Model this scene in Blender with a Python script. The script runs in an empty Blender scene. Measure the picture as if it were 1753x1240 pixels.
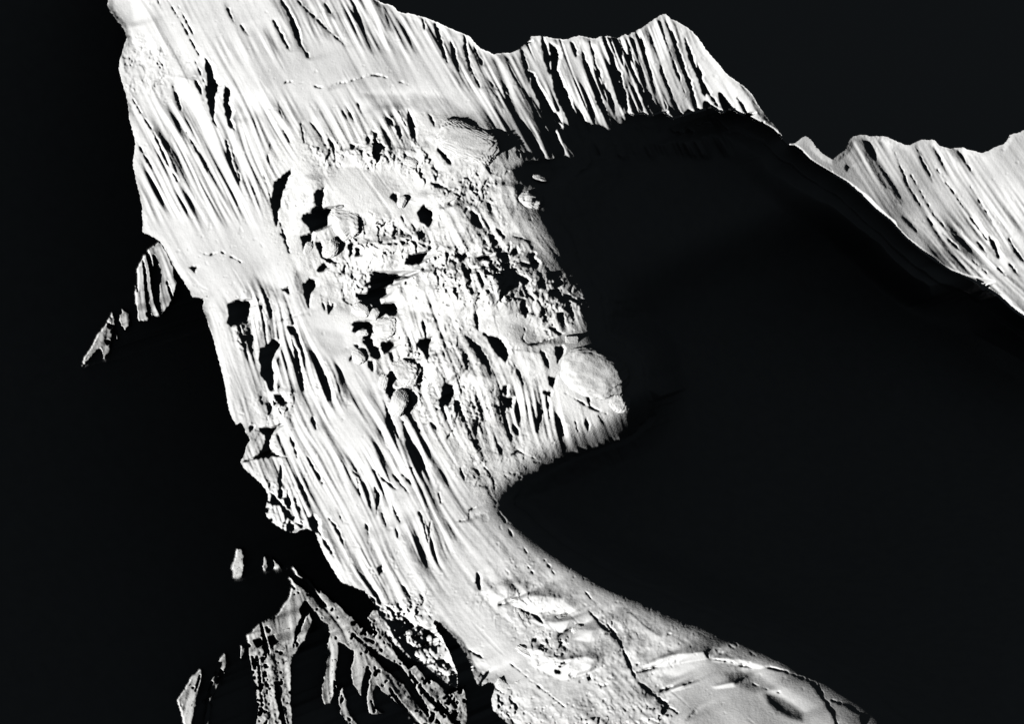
import bpy, math
import numpy as np
from mathutils import Matrix, Vector

# ------------------------------------------------------------------ camera, sky, sun, exposure
scene = bpy.context.scene
COL = scene.collection
# axes of the view (right, forward, up) and of the place: world up leans left and back in the view,
# because the photograph was taken looking down and with the camera tilted
WUP = np.array([-.30, -.45, .84]); WUP /= np.linalg.norm(WUP)
WX = np.array([1., 0, 0]) - WUP[0] * WUP; WX /= np.linalg.norm(WX)
WY = np.cross(WUP, WX)
M = np.stack([WX, WY, WUP])                       # view -> world
CAM_LOC = np.array([0., 0., 4200.])
SUN = np.array([-.813, -.508, -.285]); SUN /= np.linalg.norm(SUN)   # towards the sun, in view axes
sun_w = M @ SUN

cam_d = bpy.data.cameras.new('camera'); cam = bpy.data.objects.new('camera', cam_d); COL.objects.link(cam)
cam_d.lens = 100; cam_d.sensor_width = 36; cam_d.clip_start = 10; cam_d.clip_end = 60000
R3 = np.stack([M @ [1, 0, 0], M @ [0, 0, 1], M @ [0, -1, 0]], axis=1)
mw = Matrix([list(R3[i]) + [CAM_LOC[i]] for i in range(3)] + [[0, 0, 0, 1]])
cam.matrix_world = mw
scene.camera = cam

world = bpy.data.worlds.new('World'); scene.world = world; world.use_nodes = True
wn = world.node_tree.nodes; wl = world.node_tree.links
bg = wn['Background']
bg.inputs[0].default_value = (.0046, .0055, .0063, 1)   # the near-black sky of a red-filtered high-altitude picture
bg.inputs[1].default_value = 1.0

sun_d = bpy.data.lights.new('sun', 'SUN'); sun = bpy.data.objects.new('sun', sun_d); COL.objects.link(sun)
sun_d.energy = 4.6; sun_d.angle = math.radians(.9); sun_d.color = (1, .995, .985)
sun.rotation_mode = 'QUATERNION'
sun.rotation_quaternion = Vector(list(sun_w)).to_track_quat('Z', 'Y')

scene.view_settings.view_transform = 'Standard'
scene.view_settings.look = 'None'
scene.view_settings.gamma = 1
scene.view_settings.exposure = .08
scene.cycles.max_bounces = 2
scene.cycles.diffuse_bounces = 0
scene.cycles.glossy_bounces = 0

# ------------------------------------------------------------------ materials
def snow_material(name, col, rough, fine, rock=0.0):
    m = bpy.data.materials.new(name); m.use_nodes = True
    n = m.node_tree.nodes; l = m.node_tree.links
    b = n['Principled BSDF']; b.inputs['Roughness'].default_value = rough
    if 'Specular IOR Level' in b.inputs: b.inputs['Specular IOR Level'].default_value = .0
    tc = n.new('ShaderNodeTexCoord')
    no = n.new('ShaderNodeTexNoise'); no.inputs['Scale'].default_value = .035; no.inputs['Detail'].default_value = 7
    l.new(tc.outputs['Object'], no.inputs['Vector'])
    cr = n.new('ShaderNodeValToRGB')
    cr.color_ramp.elements[0].position = .3; cr.color_ramp.elements[1].position = .62
    cr.color_ramp.elements[0].color = tuple(c * .93 for c in col) + (1,)
    cr.color_ramp.elements[1].color = tuple(col) + (1,)
    l.new(no.outputs['Fac'], cr.inputs['Fac'])
    out = cr.outputs['Color']
    if rock > 0:
        n2 = n.new('ShaderNodeTexNoise'); n2.inputs['Scale'].default_value = .09; n2.inputs['Detail'].default_value = 9
        n2.inputs['Roughness'].default_value = .75
        l.new(tc.outputs['Object'], n2.inputs['Vector'])
        c2 = n.new('ShaderNodeValToRGB')
        p = .5 + (.5 - rock) * .35
        c2.color_ramp.elements[0].position = p - .015; c2.color_ramp.elements[1].position = p + .02
        c2.color_ramp.elements[0].color = (0, 0, 0, 1); c2.color_ramp.elements[1].color = (1, 1, 1, 1)
        l.new(n2.outputs['Fac'], c2.inputs['Fac'])
        mx = n.new('ShaderNodeMix'); mx.data_type = 'RGBA'
        l.new(c2.outputs['Color'], mx.inputs['Factor'])
        l.new(out, mx.inputs[6]); mx.inputs[7].default_value = (.055, .053, .05, 1)
        out = mx.outputs[2]
    l.new(out, b.inputs['Base Color'])
    nb = n.new('ShaderNodeTexNoise'); nb.inputs['Scale'].default_value = .22; nb.inputs['Detail'].default_value = 5
    l.new(tc.outputs['Object'], nb.inputs['Vector'])
    bp = n.new('ShaderNodeBump'); bp.inputs['Strength'].default_value = fine; bp.inputs['Distance'].default_value = 2.0
    l.new(nb.outputs['Fac'], bp.inputs['Height']); l.new(bp.outputs['Normal'], b.inputs['Normal'])
    return m
SNOW = snow_material('wind_packed_snow', (.9, .9, .895), .7, .25)
ICE = snow_material('broken_ice', (.9, .9, .89), .55, .5)
CRAG = snow_material('snow_on_rock', (.70, .70, .69), .75, .4, rock=.2)
DARKROCK = snow_material('dark_rock', (.10, .10, .095), .9, .8)

# ------------------------------------------------------------------ the grid the relief is worked out on
# x, y below are measured on the 1753 x 1240 photograph; every point of the relief gets its own distance
H0 = 1.15
X0, X1, Y0, Y1 = -130., 1860., -110., 1400.
xs = np.arange(X0, X1, H0); ys = np.arange(Y0, Y1, H0)
NX, NY = len(xs), len(ys)
K = .36 / 1753
U = (xs - 876.5) * K; V = -(ys - 620) * K
GX, GY = np.meshgrid(xs, ys)
DU = H0 * K
DX = H0 * K * 6000                                 # metres per cell
rng = np.random.default_rng(7)

def pts(s): return np.array([[float(a) for a in p.split(',')] for p in s.split()])
def gauss(a, sx, sy=None):
    sy = sx if sy is None else sy
    fy = np.fft.fftfreq(a.shape[0])[:, None]; fx = np.fft.rfftfreq(a.shape[1])[None, :]
    k = np.exp(-2 * math.pi ** 2 * ((fx * sx) ** 2 + (fy * sy) ** 2))
    return np.fft.irfft2(np.fft.rfft2(a) * k, s=a.shape)
def gblur(a, s):                                   # with reflected margins
    p = int(3 * s) + 2
    b = np.pad(a, p, mode='edge')
    return gauss(b, s)[p:-p, p:-p]
def noise(s, sy=None):
    n = gauss(rng.standard_normal((NY, NX)), s, sy); n -= n.mean(); return n / n.std()
def upsample(c, f):                                # coarse array sampled every f cells
    cy = np.arange(c.shape[0]) * f; cx = np.arange(c.shape[1]) * f
    a = np.empty((c.shape[0], NX)); jx = np.arange(NX)
    for i in range(c.shape[0]): a[i] = np.interp(jx, cx, c[i])
    o = np.empty((NY, NX)); jy = np.arange(NY)
    t = np.clip(jy / f, 0, c.shape[0] - 1.001); i0 = t.astype(int); w = (t - i0)[:, None]
    return a[i0] * (1 - w) + a[i0 + 1] * w
CF = 8
cxs = np.arange(0, (NX // CF + 2)) * CF * H0 + X0; cys = np.arange(0, (NY // CF + 2)) * CF * H0 + Y0
CGX, CGY = np.meshgrid(cxs, cys)

def sdf_poly(P, px, py):
    d = np.full(px.shape, 1e9); ins = np.zeros(px.shape, bool)
    n = len(P)
    for i in range(n):
        a = P[i]; b = P[(i + 1) % n]; e = b - a
        t = np.clip(((px - a[0]) * e[0] + (py - a[1]) * e[1]) / max(e @ e, 1e-9), 0, 1)
        d = np.minimum(d, (px - a[0] - t * e[0]) ** 2 + (py - a[1] - t * e[1]) ** 2)
        if a[1] != b[1]:
            c = ((a[1] > py) != (b[1] > py)) & (px < (b[0] - a[0]) * (py - a[1]) / (b[1] - a[1]) + a[0])
            ins ^= c
    d = np.sqrt(d)
    return np.where(ins, -d, d)
def box(x0, y0, x1, y1, pad):
    i0 = max(int((y0 - pad - Y0) / H0), 0); i1 = min(int((y1 + pad - Y0) / H0) + 1, NY)
    j0 = max(int((x0 - pad - X0) / H0), 0); j1 = min(int((x1 + pad - X0) / H0) + 1, NX)
    return slice(i0, i1), slice(j0, j1)
def add_poly(F, P, pad=8):
    s = box(*P.min(0), *P.max(0), pad)
    if F[s].size: F[s] = np.minimum(F[s], sdf_poly(P, GX[s], GY[s]))
def add_stroke(F, P, w, pad=8, taper=True):
    s = box(*P.min(0), *P.max(0), pad + w)
    px, py = GX[s], GY[s]
    if not px.size: return
    L = np.r_[0, np.cumsum(np.hypot(*np.diff(P, axis=0).T))]; T = L[-1] + 1e-9
    d = np.full(px.shape, 1e9)
    for i in range(len(P) - 1):
        a, b = P[i], P[i + 1]; e = b - a
        t = np.clip(((px - a[0]) * e[0] + (py - a[1]) * e[1]) / max(e @ e, 1e-9), 0, 1)
        q = (L[i] + t * (L[i + 1] - L[i])) / T
        hw = w * .5 * (np.clip(np.sin(math.pi * np.clip(q * .86 + .07, 0, 1)), 0, 1) ** .7 if taper else 1)
        d = np.minimum(d, np.hypot(px - a[0] - t * e[0], py - a[1] - t * e[1]) - hw)
    F[s] = np.minimum(F[s], d)
def full_sdf(P): return upsample(sdf_poly(P, CGX, CGY), CF)

# ------------------------------------------------------------------ outlines
# the mountain against the sky, clockwise from its upper left
SHEET = pts("""182,-130 196,-60 186,-10 183,8 190,22 202,38 214,52 217,66 212,80 206,98 203,118 209,140 216,160 219,182 221,205 227,225 232,245 229,262 227,280 232,305 238,330 243,350 244,378 243,397 255,402 266,408 277,416 284,430 292,447 300,460 312,478 322,492 330,511 345,509 358,506 350,514 346,526 352,542 358,560 365,578 370,600 376,622 382,645 387,672 390,694 396,714 403,727 416,724 420,734 417,748 424,744 430,752 421,764 418,780 410,790 416,801 428,812 440,822 452,834 460,848 457,862 452,878 463,893 478,903 492,911 506,914 513,910 520,905 530,908 541,914 546,930 555,950 564,966 576,986 586,1000 596,1001 606,1006 618,1011 628,1013 631,1024 642,1036 650,1062 664,1090 684,1112 702,1128 722,1138 742,1152 764,1172 784,1180 782,1150 770,1120 758,1095 744,1074 740,1060 750,1062 763,1078 782,1097 793,1116 804,1138 810,1158 821,1180 832,1169 846,1170 848,1180 841,1196 843,1215 862,1234 876,1244 890,1290 910,1420 1900,1420
1900,190 1800,205 1753,221 1745,228 1731,228 1722,243 1715,251 1705,248 1697,256 1682,262 1665,258 1645,252 1625,255 1605,248 1600,238 1590,240 1577,238 1565,245 1555,249 1537,243 1527,238 1515,233 1490,233 1476,230 1460,233 1454,238 1448,255 1440,262 1425,273 1410,264 1396,252 1388,238 1380,232 1372,236 1362,245 1355,248 1350,246 1335,228 1325,213 1312,200 1297,178 1290,165 1275,148 1258,137 1240,122 1225,103 1210,87 1200,70 1187,55 1172,44 1160,36 1148,32 1140,23 1130,24 1126,30 1117,32 1110,40 1100,46 1083,55 1072,61 1066,58 1060,66 1045,62 1030,61 1017,67 1000,62 990,60 970,67 955,66 940,64 925,61 908,61 905,69 895,78 885,86 873,91 860,90 850,92 843,95 838,88 824,84 815,75 806,62 795,58 775,50 755,41 735,32 715,26 700,22 682,22 675,10 655,5 645,0 638,-12 610,-40 560,-80 520,-130""")
# where the face rolls away from the sun into the shaded basin
BASIN = pts("""866,282 880,276 905,276 930,274 950,268 962,258 985,264 1000,246 1012,236 1030,218 1050,205 1075,194 1100,190 1125,187 1150,184 1175,184 1200,184 1218,176 1232,178 1245,183 1262,192 1278,197 1300,208 1320,218 1337,233 1352,250 1362,249 1375,262 1390,276 1420,294 1450,312 1475,334 1500,359 1525,378 1550,406 1575,427 1600,445 1625,462 1655,475 1685,490 1710,507 1735,530 1753,543 1800,575 1960,680 1960,1480
1700,1480 1600,1320 1540,1262 1508,1238 1485,1215 1465,1202 1440,1190 1410,1170 1385,1160 1360,1143 1330,1128 1300,1115 1270,1105 1240,1093 1210,1080 1180,1070 1150,1058 1115,1042 1080,1030 1040,1012 1000,990 975,975 950,960 930,945 905,925 880,900 850,880 828,864 838,855 852,843 862,828 875,806 900,798 915,785 935,774 950,765 975,754 995,746 1020,738 1045,730 1062,720 1078,705 1086,688 1078,668 1064,655 1072,642 1070,630 1050,614 1020,600 1000,592 992,578 1008,566 992,548 1004,535 1000,518 988,498 975,480 968,462 960,440 950,415 936,396 922,388 918,376 932,364 940,350 934,330 945,318 955,300 940,290 905,284 880,292""")
# left spur and the crags that catch the sun out of the shaded valley
SPUR = pts("""271,417 262,424 255,430 246,447 236,464 229,474 226,490 229,512 229,530 232,542 240,550 252,548 270,541 283,531 292,516 296,508 301,492 302,484 297,470 296,456 289,440 283,428 277,418""")
CRAGS = {
 'a': "205,536 210,530 222,538 221,556 214,565 207,556 206,545",
 'b': "192,538 196,545 197,560 200,580 190,585 186,603 178,611 176,598 172,590 164,600 158,608 146,622 139,628 147,612 158,596 168,578 180,562 188,548",
 'C': "426,1090 445,1072 463,1062 476,1057 483,1045 495,1030 502,1010 516,1022 520,1030 515,1052 506,1080 500,1120 498,1150 497,1190 500,1240 498,1300 432,1300 440,1240 442,1210 437,1180 432,1150 427,1120",
 'D': "530,1050 534,1065 524,1090 512,1108 503,1119 508,1095 521,1070",
 'E': "566,1080 577,1090 580,1115 574,1150 575,1180 566,1205 555,1206 550,1190 558,1152 561,1112",
 'F': "608,1116 627,1122 628,1140 620,1168 617,1192 606,1175 602,1145",
 'G': "638,1148 646,1162 639,1185 641,1212 655,1222 634,1223 629,1200 632,1175",
 'H': "345,1149 342,1175 335,1200 331,1240 329,1320 300,1320 318,1240 309,1212 305,1201 318,1180 333,1160",
 'I': "385,1121 388,1137 380,1162 366,1187 360,1203 358,1240 356,1320 345,1320 350,1240 352,1200 361,1170 373,1140",
 'J': "587,1178 591,1200 600,1225 612,1242 596,1242 585,1222 580,1200",
 'L': "408,942 414,943 416,965 415,986 402,988 400,975",
 'M': "452,953 457,955 457,973 452,975", 'N': "465,957 480,972 474,974",
 'O': "415,1108 420,1111 417,1122 413,1126",
 'B1': "497,991 510,1002 520,1010 534,1020 548,1036 570,1048 590,1060 610,1075 600,1088 625,1108 640,1126 662,1150 690,1172 706,1190 735,1225 770,1300 740,1300 712,1240 700,1222 680,1205 655,1185 640,1158 618,1122 590,1104 565,1087 548,1062 530,1038 512,1014",
 'B2': "504,974 514,982 530,996 545,1010 575,1033 600,1057 630,1084 660,1110 687,1141 668,1134 640,1112 612,1090 596,1074 570,1048 548,1022 527,998 510,986",
 'P': "630,1058 640,1045 655,1048 660,1075 656,1102 645,1088",
 'Q': "640,1085 652,1082 668,1100 682,1130 700,1148 712,1142 728,1160 748,1170 770,1190 795,1180 800,1222 798,1300 760,1300 730,1230 712,1190 690,1160 664,1118",
}
# slope, flutes and streaks: x, y, sideways run of the fall line, flute relief, share in black gullies, broken relief
TAB = pts("""215,20,.9,.2,0,.05 230,120,.4,.5,.06,.4 260,120,.5,.5,.10,.5 300,130,.45,.6,.12,.3 300,30,.5,.7,.10,.05 240,200,.5,.9,.12,.1 290,230,.55,1,.14,.1 340,280,.5,1,.16,.1 260,300,.5,1,.14,.05 300,340,.55,.9,.10,.05 370,350,.55,.9,.15,.05
300,400,.5,.25,0,.05 380,420,.5,.3,0,.05 440,430,.6,.35,.01,.05 350,470,1,.1,0,.05 430,320,.4,.9,.13,.05 420,230,.3,.8,.1,.1 400,160,.5,.5,.03,.1 350,60,.5,.6,.09,.05 410,60,.5,.55,.10,.05 460,40,.5,.7,.14,.05 520,30,.5,.9,.2,.05 590,30,.5,1,.24,.05 560,110,.5,.35,.01,.02 450,130,.6,.25,.01,.02
650,60,.5,.9,.2,.05 700,60,.5,.9,.2,.05 660,110,.55,.35,.01,.02 740,110,.6,.35,.03,.02 560,160,.6,.3,.01,.05 640,170,.7,.3,.01,.05 720,180,.7,.3,0,.1 780,70,.45,1.1,.35,.05 800,180,.8,.35,.01,.05 820,130,.5,1.1,.3,.05 880,210,.6,.5,.1,.05 870,150,.5,1.1,.32,.05 930,220,.6,1,.3,.1 900,130,.5,1.2,.33,.05
960,100,.4,1.3,.33,.05 960,180,.35,1.3,.38,.05 1020,90,.35,1.3,.32,.05 1020,160,.4,1.3,.36,.05 1080,90,.38,1.3,.34,.05 1080,160,.4,1.3,.40,.05 1130,60,.36,1.1,.25,.05 1130,140,.36,1.2,.3,.05 1170,90,.35,1.0,.3,.05 1190,150,.4,1.0,.3,.05 1210,120,.6,.8,.2,.05 1240,150,.6,.7,.15,.05 1290,180,.8,.2,0,.02
1395,260,.9,.1,0,.02 1450,300,.8,.1,0,.03 1480,280,.55,.7,.08,.03 1550,300,.6,.9,.16,.03 1600,290,.55,.9,.16,.03 1600,380,.7,.8,.12,.03 1680,340,.65,.6,.05,.03 1720,280,.7,.3,.0,.02 1570,400,1,.3,.04,.05 1660,440,1,.6,.12,.1 1720,490,1.1,.7,.12,.1 1740,420,.6,.8,.1,.1
540,200,.55,.6,.05,.05 600,210,.5,.8,.10,.1 680,215,.5,.9,.12,.1 490,220,.6,.8,.08,.1 560,270,.5,.7,.06,.6 640,260,.3,.8,.05,.8 720,260,.3,.4,.04,.7 780,300,.5,.4,.06,.8 520,300,1,.3,.01,.2 600,310,.9,.2,.0,.1 650,320,.8,.1,0,.1 700,360,.7,.2,0,.15 490,380,.2,.6,.05,.3 530,330,.2,.6,.05,.6
660,400,.5,.4,.03,.7 720,420,.5,.4,.05,.9 760,390,.4,.7,.06,.4 800,330,.6,.6,.08,.7 840,370,.6,.6,.06,.4 890,350,.3,.4,.05,.5 880,390,.7,.3,.01,.3 930,430,.8,.4,.02,.3 850,440,.6,.7,.08,.9 700,480,.4,.5,.04,.9 760,480,.3,.6,.06,.9 820,490,.3,.8,.08,.8 880,500,.3,.8,.08,.7 940,520,.4,.8,.10,.7
560,490,.4,.5,.05,.3 550,560,.7,.15,0,.1 590,480,.3,.5,.03,.7 700,540,.3,.7,.06,.45 760,540,.4,.6,.08,.6 830,540,.3,.6,.06,.6 870,560,.3,.2,0,.2 760,620,.5,.75,.1,.45 820,620,.5,.75,.1,.6 890,620,.4,.45,.03,.4 1000,620,.4,.1,0,.1 1010,660,.3,.5,.06,.3 980,700,.3,.5,.03,.1 700,620,.3,.6,.08,.9 680,680,.3,.5,.1,.6
750,690,.4,.75,.08,.6 820,690,.3,.75,.08,.65 890,700,.15,1,.14,.4 940,710,.15,.9,.14,.3 840,750,.3,.8,.08,.4 780,760,.5,.7,.06,.3 900,770,.4,.6,.08,.5 820,810,.7,.5,.06,.4
370,590,.3,.3,.0,.1 400,650,.4,.3,.01,.1 430,700,.3,.4,.03,.3 430,570,.2,.9,.14,.6 470,560,.1,.9,.14,.5 500,570,.3,.8,.14,.2 500,640,.25,1,.22,.2 540,620,.3,1,.22,.1 570,660,.2,1,.22,.4 480,690,.2,.7,.12,.6 520,700,.5,.6,.05,.2 600,650,.7,.2,0,.1 640,700,.7,.5,.05,.1 560,600,.8,.1,0,.05 590,570,.7,.1,0,.1
600,740,.8,.15,0,.1 680,740,.5,1.1,.22,.1 710,780,.4,1.1,.2,.1 750,780,.7,.6,.05,.2 540,760,.7,.6,.06,.1 500,800,.4,.8,.08,.2 490,860,.3,.8,.12,.5 590,810,.5,.7,.06,.1 650,860,.3,1,.16,.1 560,850,.6,.5,.03,.1 600,880,.5,.5,.04,.1 690,850,.6,.6,.06,.1 740,850,.4,.7,.08,.2 780,860,.7,.4,.03,.1
590,960,.5,.7,.08,.2 660,940,.4,.8,.10,.2 740,930,.2,.9,.12,.3 700,990,.7,.5,.05,.2 680,1010,.3,.7,.08,.3 630,1000,.7,.8,.2,.4 680,1060,.7,.9,.2,1 760,1040,.8,.3,.01,.2 720,1050,.7,.8,.16,.7 820,900,.9,.35,.02,.2 870,930,.9,.45,.04,.3 950,1000,1,.45,.04,.35 800,960,.8,.4,.03,.2 1020,1020,1.2,.4,.04,.4 840,1010,.9,.4,.02,.4 780,1080,.9,.35,.02,.2 900,1050,1,.2,.01,.5 1000,1060,1,.2,.02,.2
1060,1060,1.2,.3,.06,.6 1150,1090,1.6,.3,.06,.5 1250,1110,1.8,.2,.03,.35 1350,1150,1.8,.05,0,.05 1200,1160,1,.05,0,.05 1200,1210,1,.05,0,.05 1050,1140,1,.4,.05,.6 1110,1210,1,.3,.04,.5 950,1130,.9,.2,.01,.8 960,1180,1,.15,0,.4 870,1150,1,.15,0,.1 800,1090,1,.15,0,.1 850,1200,.8,.4,.04,.8 930,1210,.9,.4,.05,.6
1400,1200,1.5,.05,0,.05 250,480,.06,1.2,.42,.05 150,600,-.3,.9,.1,.5 330,1180,-.3,.6,.08,.4 460,1150,.1,.5,.12,1.2 500,1050,.1,.6,.05,.1 570,1140,-.05,.4,.02,.1 620,1150,-.05,.4,.02,.1 560,1040,1,.4,.06,.5 650,1120,1,.5,.08,.7 740,1200,.8,.7,.2,1.2""")
GULLIES = """270,-2 278,15 3|288,0 315,45 341,93 3|303,5 331,58 2|386,5 401,38 6|413,43 426,60 4|479,-6 500,30 515,75 529,98 13|469,35 496,85 8|509,0 550,40 592,78 5|556,5 571,30 7|604,5 620,50 7|333,135 346,160 8|335,105 355,150 3|295,143 311,190 6|387,238 394,270 408,312 9|398,258 412,312 4|464,245 458,268 468,300 4|515,212 519,228 521,243 8|560,230 570,250 575,272 11|531,208 556,240 3|592,180 607,208 4|587,190 594,203 4|612,175 620,192 5|475,180 484,201 5|486,223 496,243 4|320,226 353,288 4|340,260 356,293 5|235,243 247,265 262,290 6|263,226 285,275 305,312 5|222,160 240,190 263,226 3
723,33 728,50 6|745,40 755,75 765,105 11|772,70 778,95 786,120 12|795,60 800,95 808,130 10|812,80 826,110 9|806,118 821,148 8|835,135 852,155 6|861,150 875,180 888,205 9|876,190 895,218 916,250 7|893,85 900,110 907,140 10|928,66 935,90 942,125 10|979,72 984,85 987,97 8|683,190 708,240 3|663,198 675,218 7|733,193 739,203 745,216 6|613,176 618,190 5|693,263 700,272 710,288 8|750,254 758,262 772,280 7|741,284 750,298 7|867,245 870,272 4|885,258 890,268 4|893,260 898,271 4|902,261 908,272 4|912,258 920,272 5
1034,68 1045,88 1056,130 1062,182 10|1075,80 1083,105 9|1098,62 1104,92 6|1100,85 1112,120 1122,160 6|1129,35 1142,75 1175,165 4|1150,52 1166,105 1180,140 1192,182 8|1172,60 1188,113 1210,155 1230,182 7|1194,108 1200,135 1208,165 8|1060,120 1066,150 1074,185 8|1263,168 1272,182 1280,198 6|1010,70 1020,110 1040,165 5|995,80 1010,130 1030,190 6|1085,120 1100,160 1108,188 7|1130,110 1150,165 6
1481,238 1490,256 1500,275 8|1500,275 1520,305 1545,345 6|1530,255 1554,316 1575,350 1596,384 5|1568,252 1597,310 5|1600,253 1622,298 4|1641,258 1667,298 3|1545,371 1570,396 4|1615,400 1643,428 5|1674,415 1690,434 4|1693,402 1701,418 1710,440 10|1728,408 1738,428 1755,450 10|1728,452 1746,474 8|1560,300 1600,370 1660,430 3|1605,290 1660,370 1690,410 3|1662,320 1700,380 3|1665,445 1690,468 4|1708,458 1722,472 4|1450,283 1451,291 6
284,428 293,446 301,462 4|452,298 464,341 478,378 486,403 5|484,395 490,415 496,432 4|570,255 575,275 6|737,312 765,323 6|765,328 793,320 2|688,371 698,391 3|702,379 712,393 720,407 3|798,319 796,337 3|838,401 850,421 8|850,391 866,410 6|880,404 898,409 906,414 911,426 4|837,348 841,358 4|804,460 820,459 841,456 4|820,467 824,478 828,491 8|937,469 943,480 7|920,483 935,492 7|968,503 980,512 992,518 8
895,555 900,567 895,580 905,591 2.5|905,591 930,585 942,580 3|925,597 933,612 940,630 7|880,625 889,640 897,660 6|920,690 925,712 920,738 8|936,678 939,700 941,720 4|952,718 958,730 966,747 6|1003,660 1006,678 1010,696 5|965,672 985,683 1005,695 1045,712 2.5|880,728 888,745 5|984,625 988,640 2|805,590 820,600 835,620 839,640 9|1003,718 1008,738 7|985,722 990,742 5|1025,712 1035,728 5
561,508 564,522 565,537 5|550,505 556,530 3|724,548 727,562 730,578 5|758,597 762,610 5|795,607 797,618 800,632 6|797,575 812,590 822,605 830,622 9|782,643 787,660 792,680 5|668,616 682,620 696,622 710,630 720,640 721,662 696,656 2.5|500,581 506,600 512,625 520,668 8|516,590 524,640 3|492,557 500,565 508,576 8|813,525 816,545 819,565 6|474,550 488,546 501,540 3|599,617 608,606 620,598 5
535,715 541,734 7|406,583 415,590 425,600 3|657,685 670,720 682,750 4|495,743 502,760 509,784 5|527,784 536,800 545,815 552,828 7|563,888 573,900 583,917 590,938 8|547,912 560,935 574,956 7|601,802 612,816 6|612,820 614,835 617,848 6|621,827 628,845 635,872 7|642,834 648,850 645,880 10|653,876 662,902 8|640,806 655,820 678,838 4|673,813 700,845 4|673,867 678,880 685,895 8|689,813 705,829 5|660,691 668,730 682,770 5|690,720 697,750 703,780 6|697,741 705,770 716,806 8|680,685 690,698 703,715 718,738 8|718,878 726,900 732,928 8|748,833 755,861 4|739,890 735,905 734,925 4|626,897 630,907 632,918 6|576,870 588,895 5|734,720 750,738 5|678,905 682,922 5
783,707 780,722 777,735 4|777,735 766,750 2|878,730 887,740 6|817,720 813,742 5|853,763 860,778 4|867,790 876,780 887,772 903,781 917,786 2.5|788,802 792,812 797,826 7|808,800 816,806 824,816 8|829,800 838,810 844,820 847,838 6|817,867 804,874 803,890 784,893 3|690,1005 698,1016 706,1031 6|818,983 819,997 823,1011 8|854,1036 864,1034 877,1030 3|890,1047 897,1064 6|910,1051 920,1057 930,1067 6|948,1057 960,1056 972,1052 4|956,1089 972,1080 990,1073 3|873,1136 900,1158 935,1186 969,1213 2|1007,1045 1025,1065 1045,1085 1062,1104 4|805,1115 815,1120 829,1129 4|838,1150 830,1160 820,1176 6|1090,1152 1110,1147 1130,1140 3|1125,1186 1138,1181 1150,1177 5|1170,1173 1190,1166 3|1206,1116 1211,1122 1216,1131 5|1390,1170 1400,1180 1412,1200 8|1410,1195 1425,1218 1435,1245 6|1425,1200 1450,1208 1472,1222 4|1475,1222 1481,1244 6|1175,1234 1192,1215 3|1040,1070 1055,1090 1066,1110 6|1066,1112 1078,1140 1090,1165 5|1095,1170 1125,1195 1160,1222 6
484,144 492,140 500,139 2|512,142 520,141 2|530,143 545,149 562,153 2|563,152 570,146 578,142 3|582,142 594,140 1.5|600,138 620,132 640,128 1.5|640,128 650,129 662,133 1.8|676,137 700,145 1.3|339,429 348,434 358,437 378,431 1.6|378,431 390,436 402,442 2|402,442 412,449 1.6|854,878 870,900 2|900,965 915,985 2|930,955 950,985 2|1000,1010 1015,1030 2|870,905 878,920 2|895,935 903,948 2|1265,1140 1290,1144 1.5|1290,1172 1310,1180 1335,1187 2|1310,1142 1345,1151 1380,1164 1402,1173 2|1216,1129 1250,1134 1290,1141 1.6"""
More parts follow.
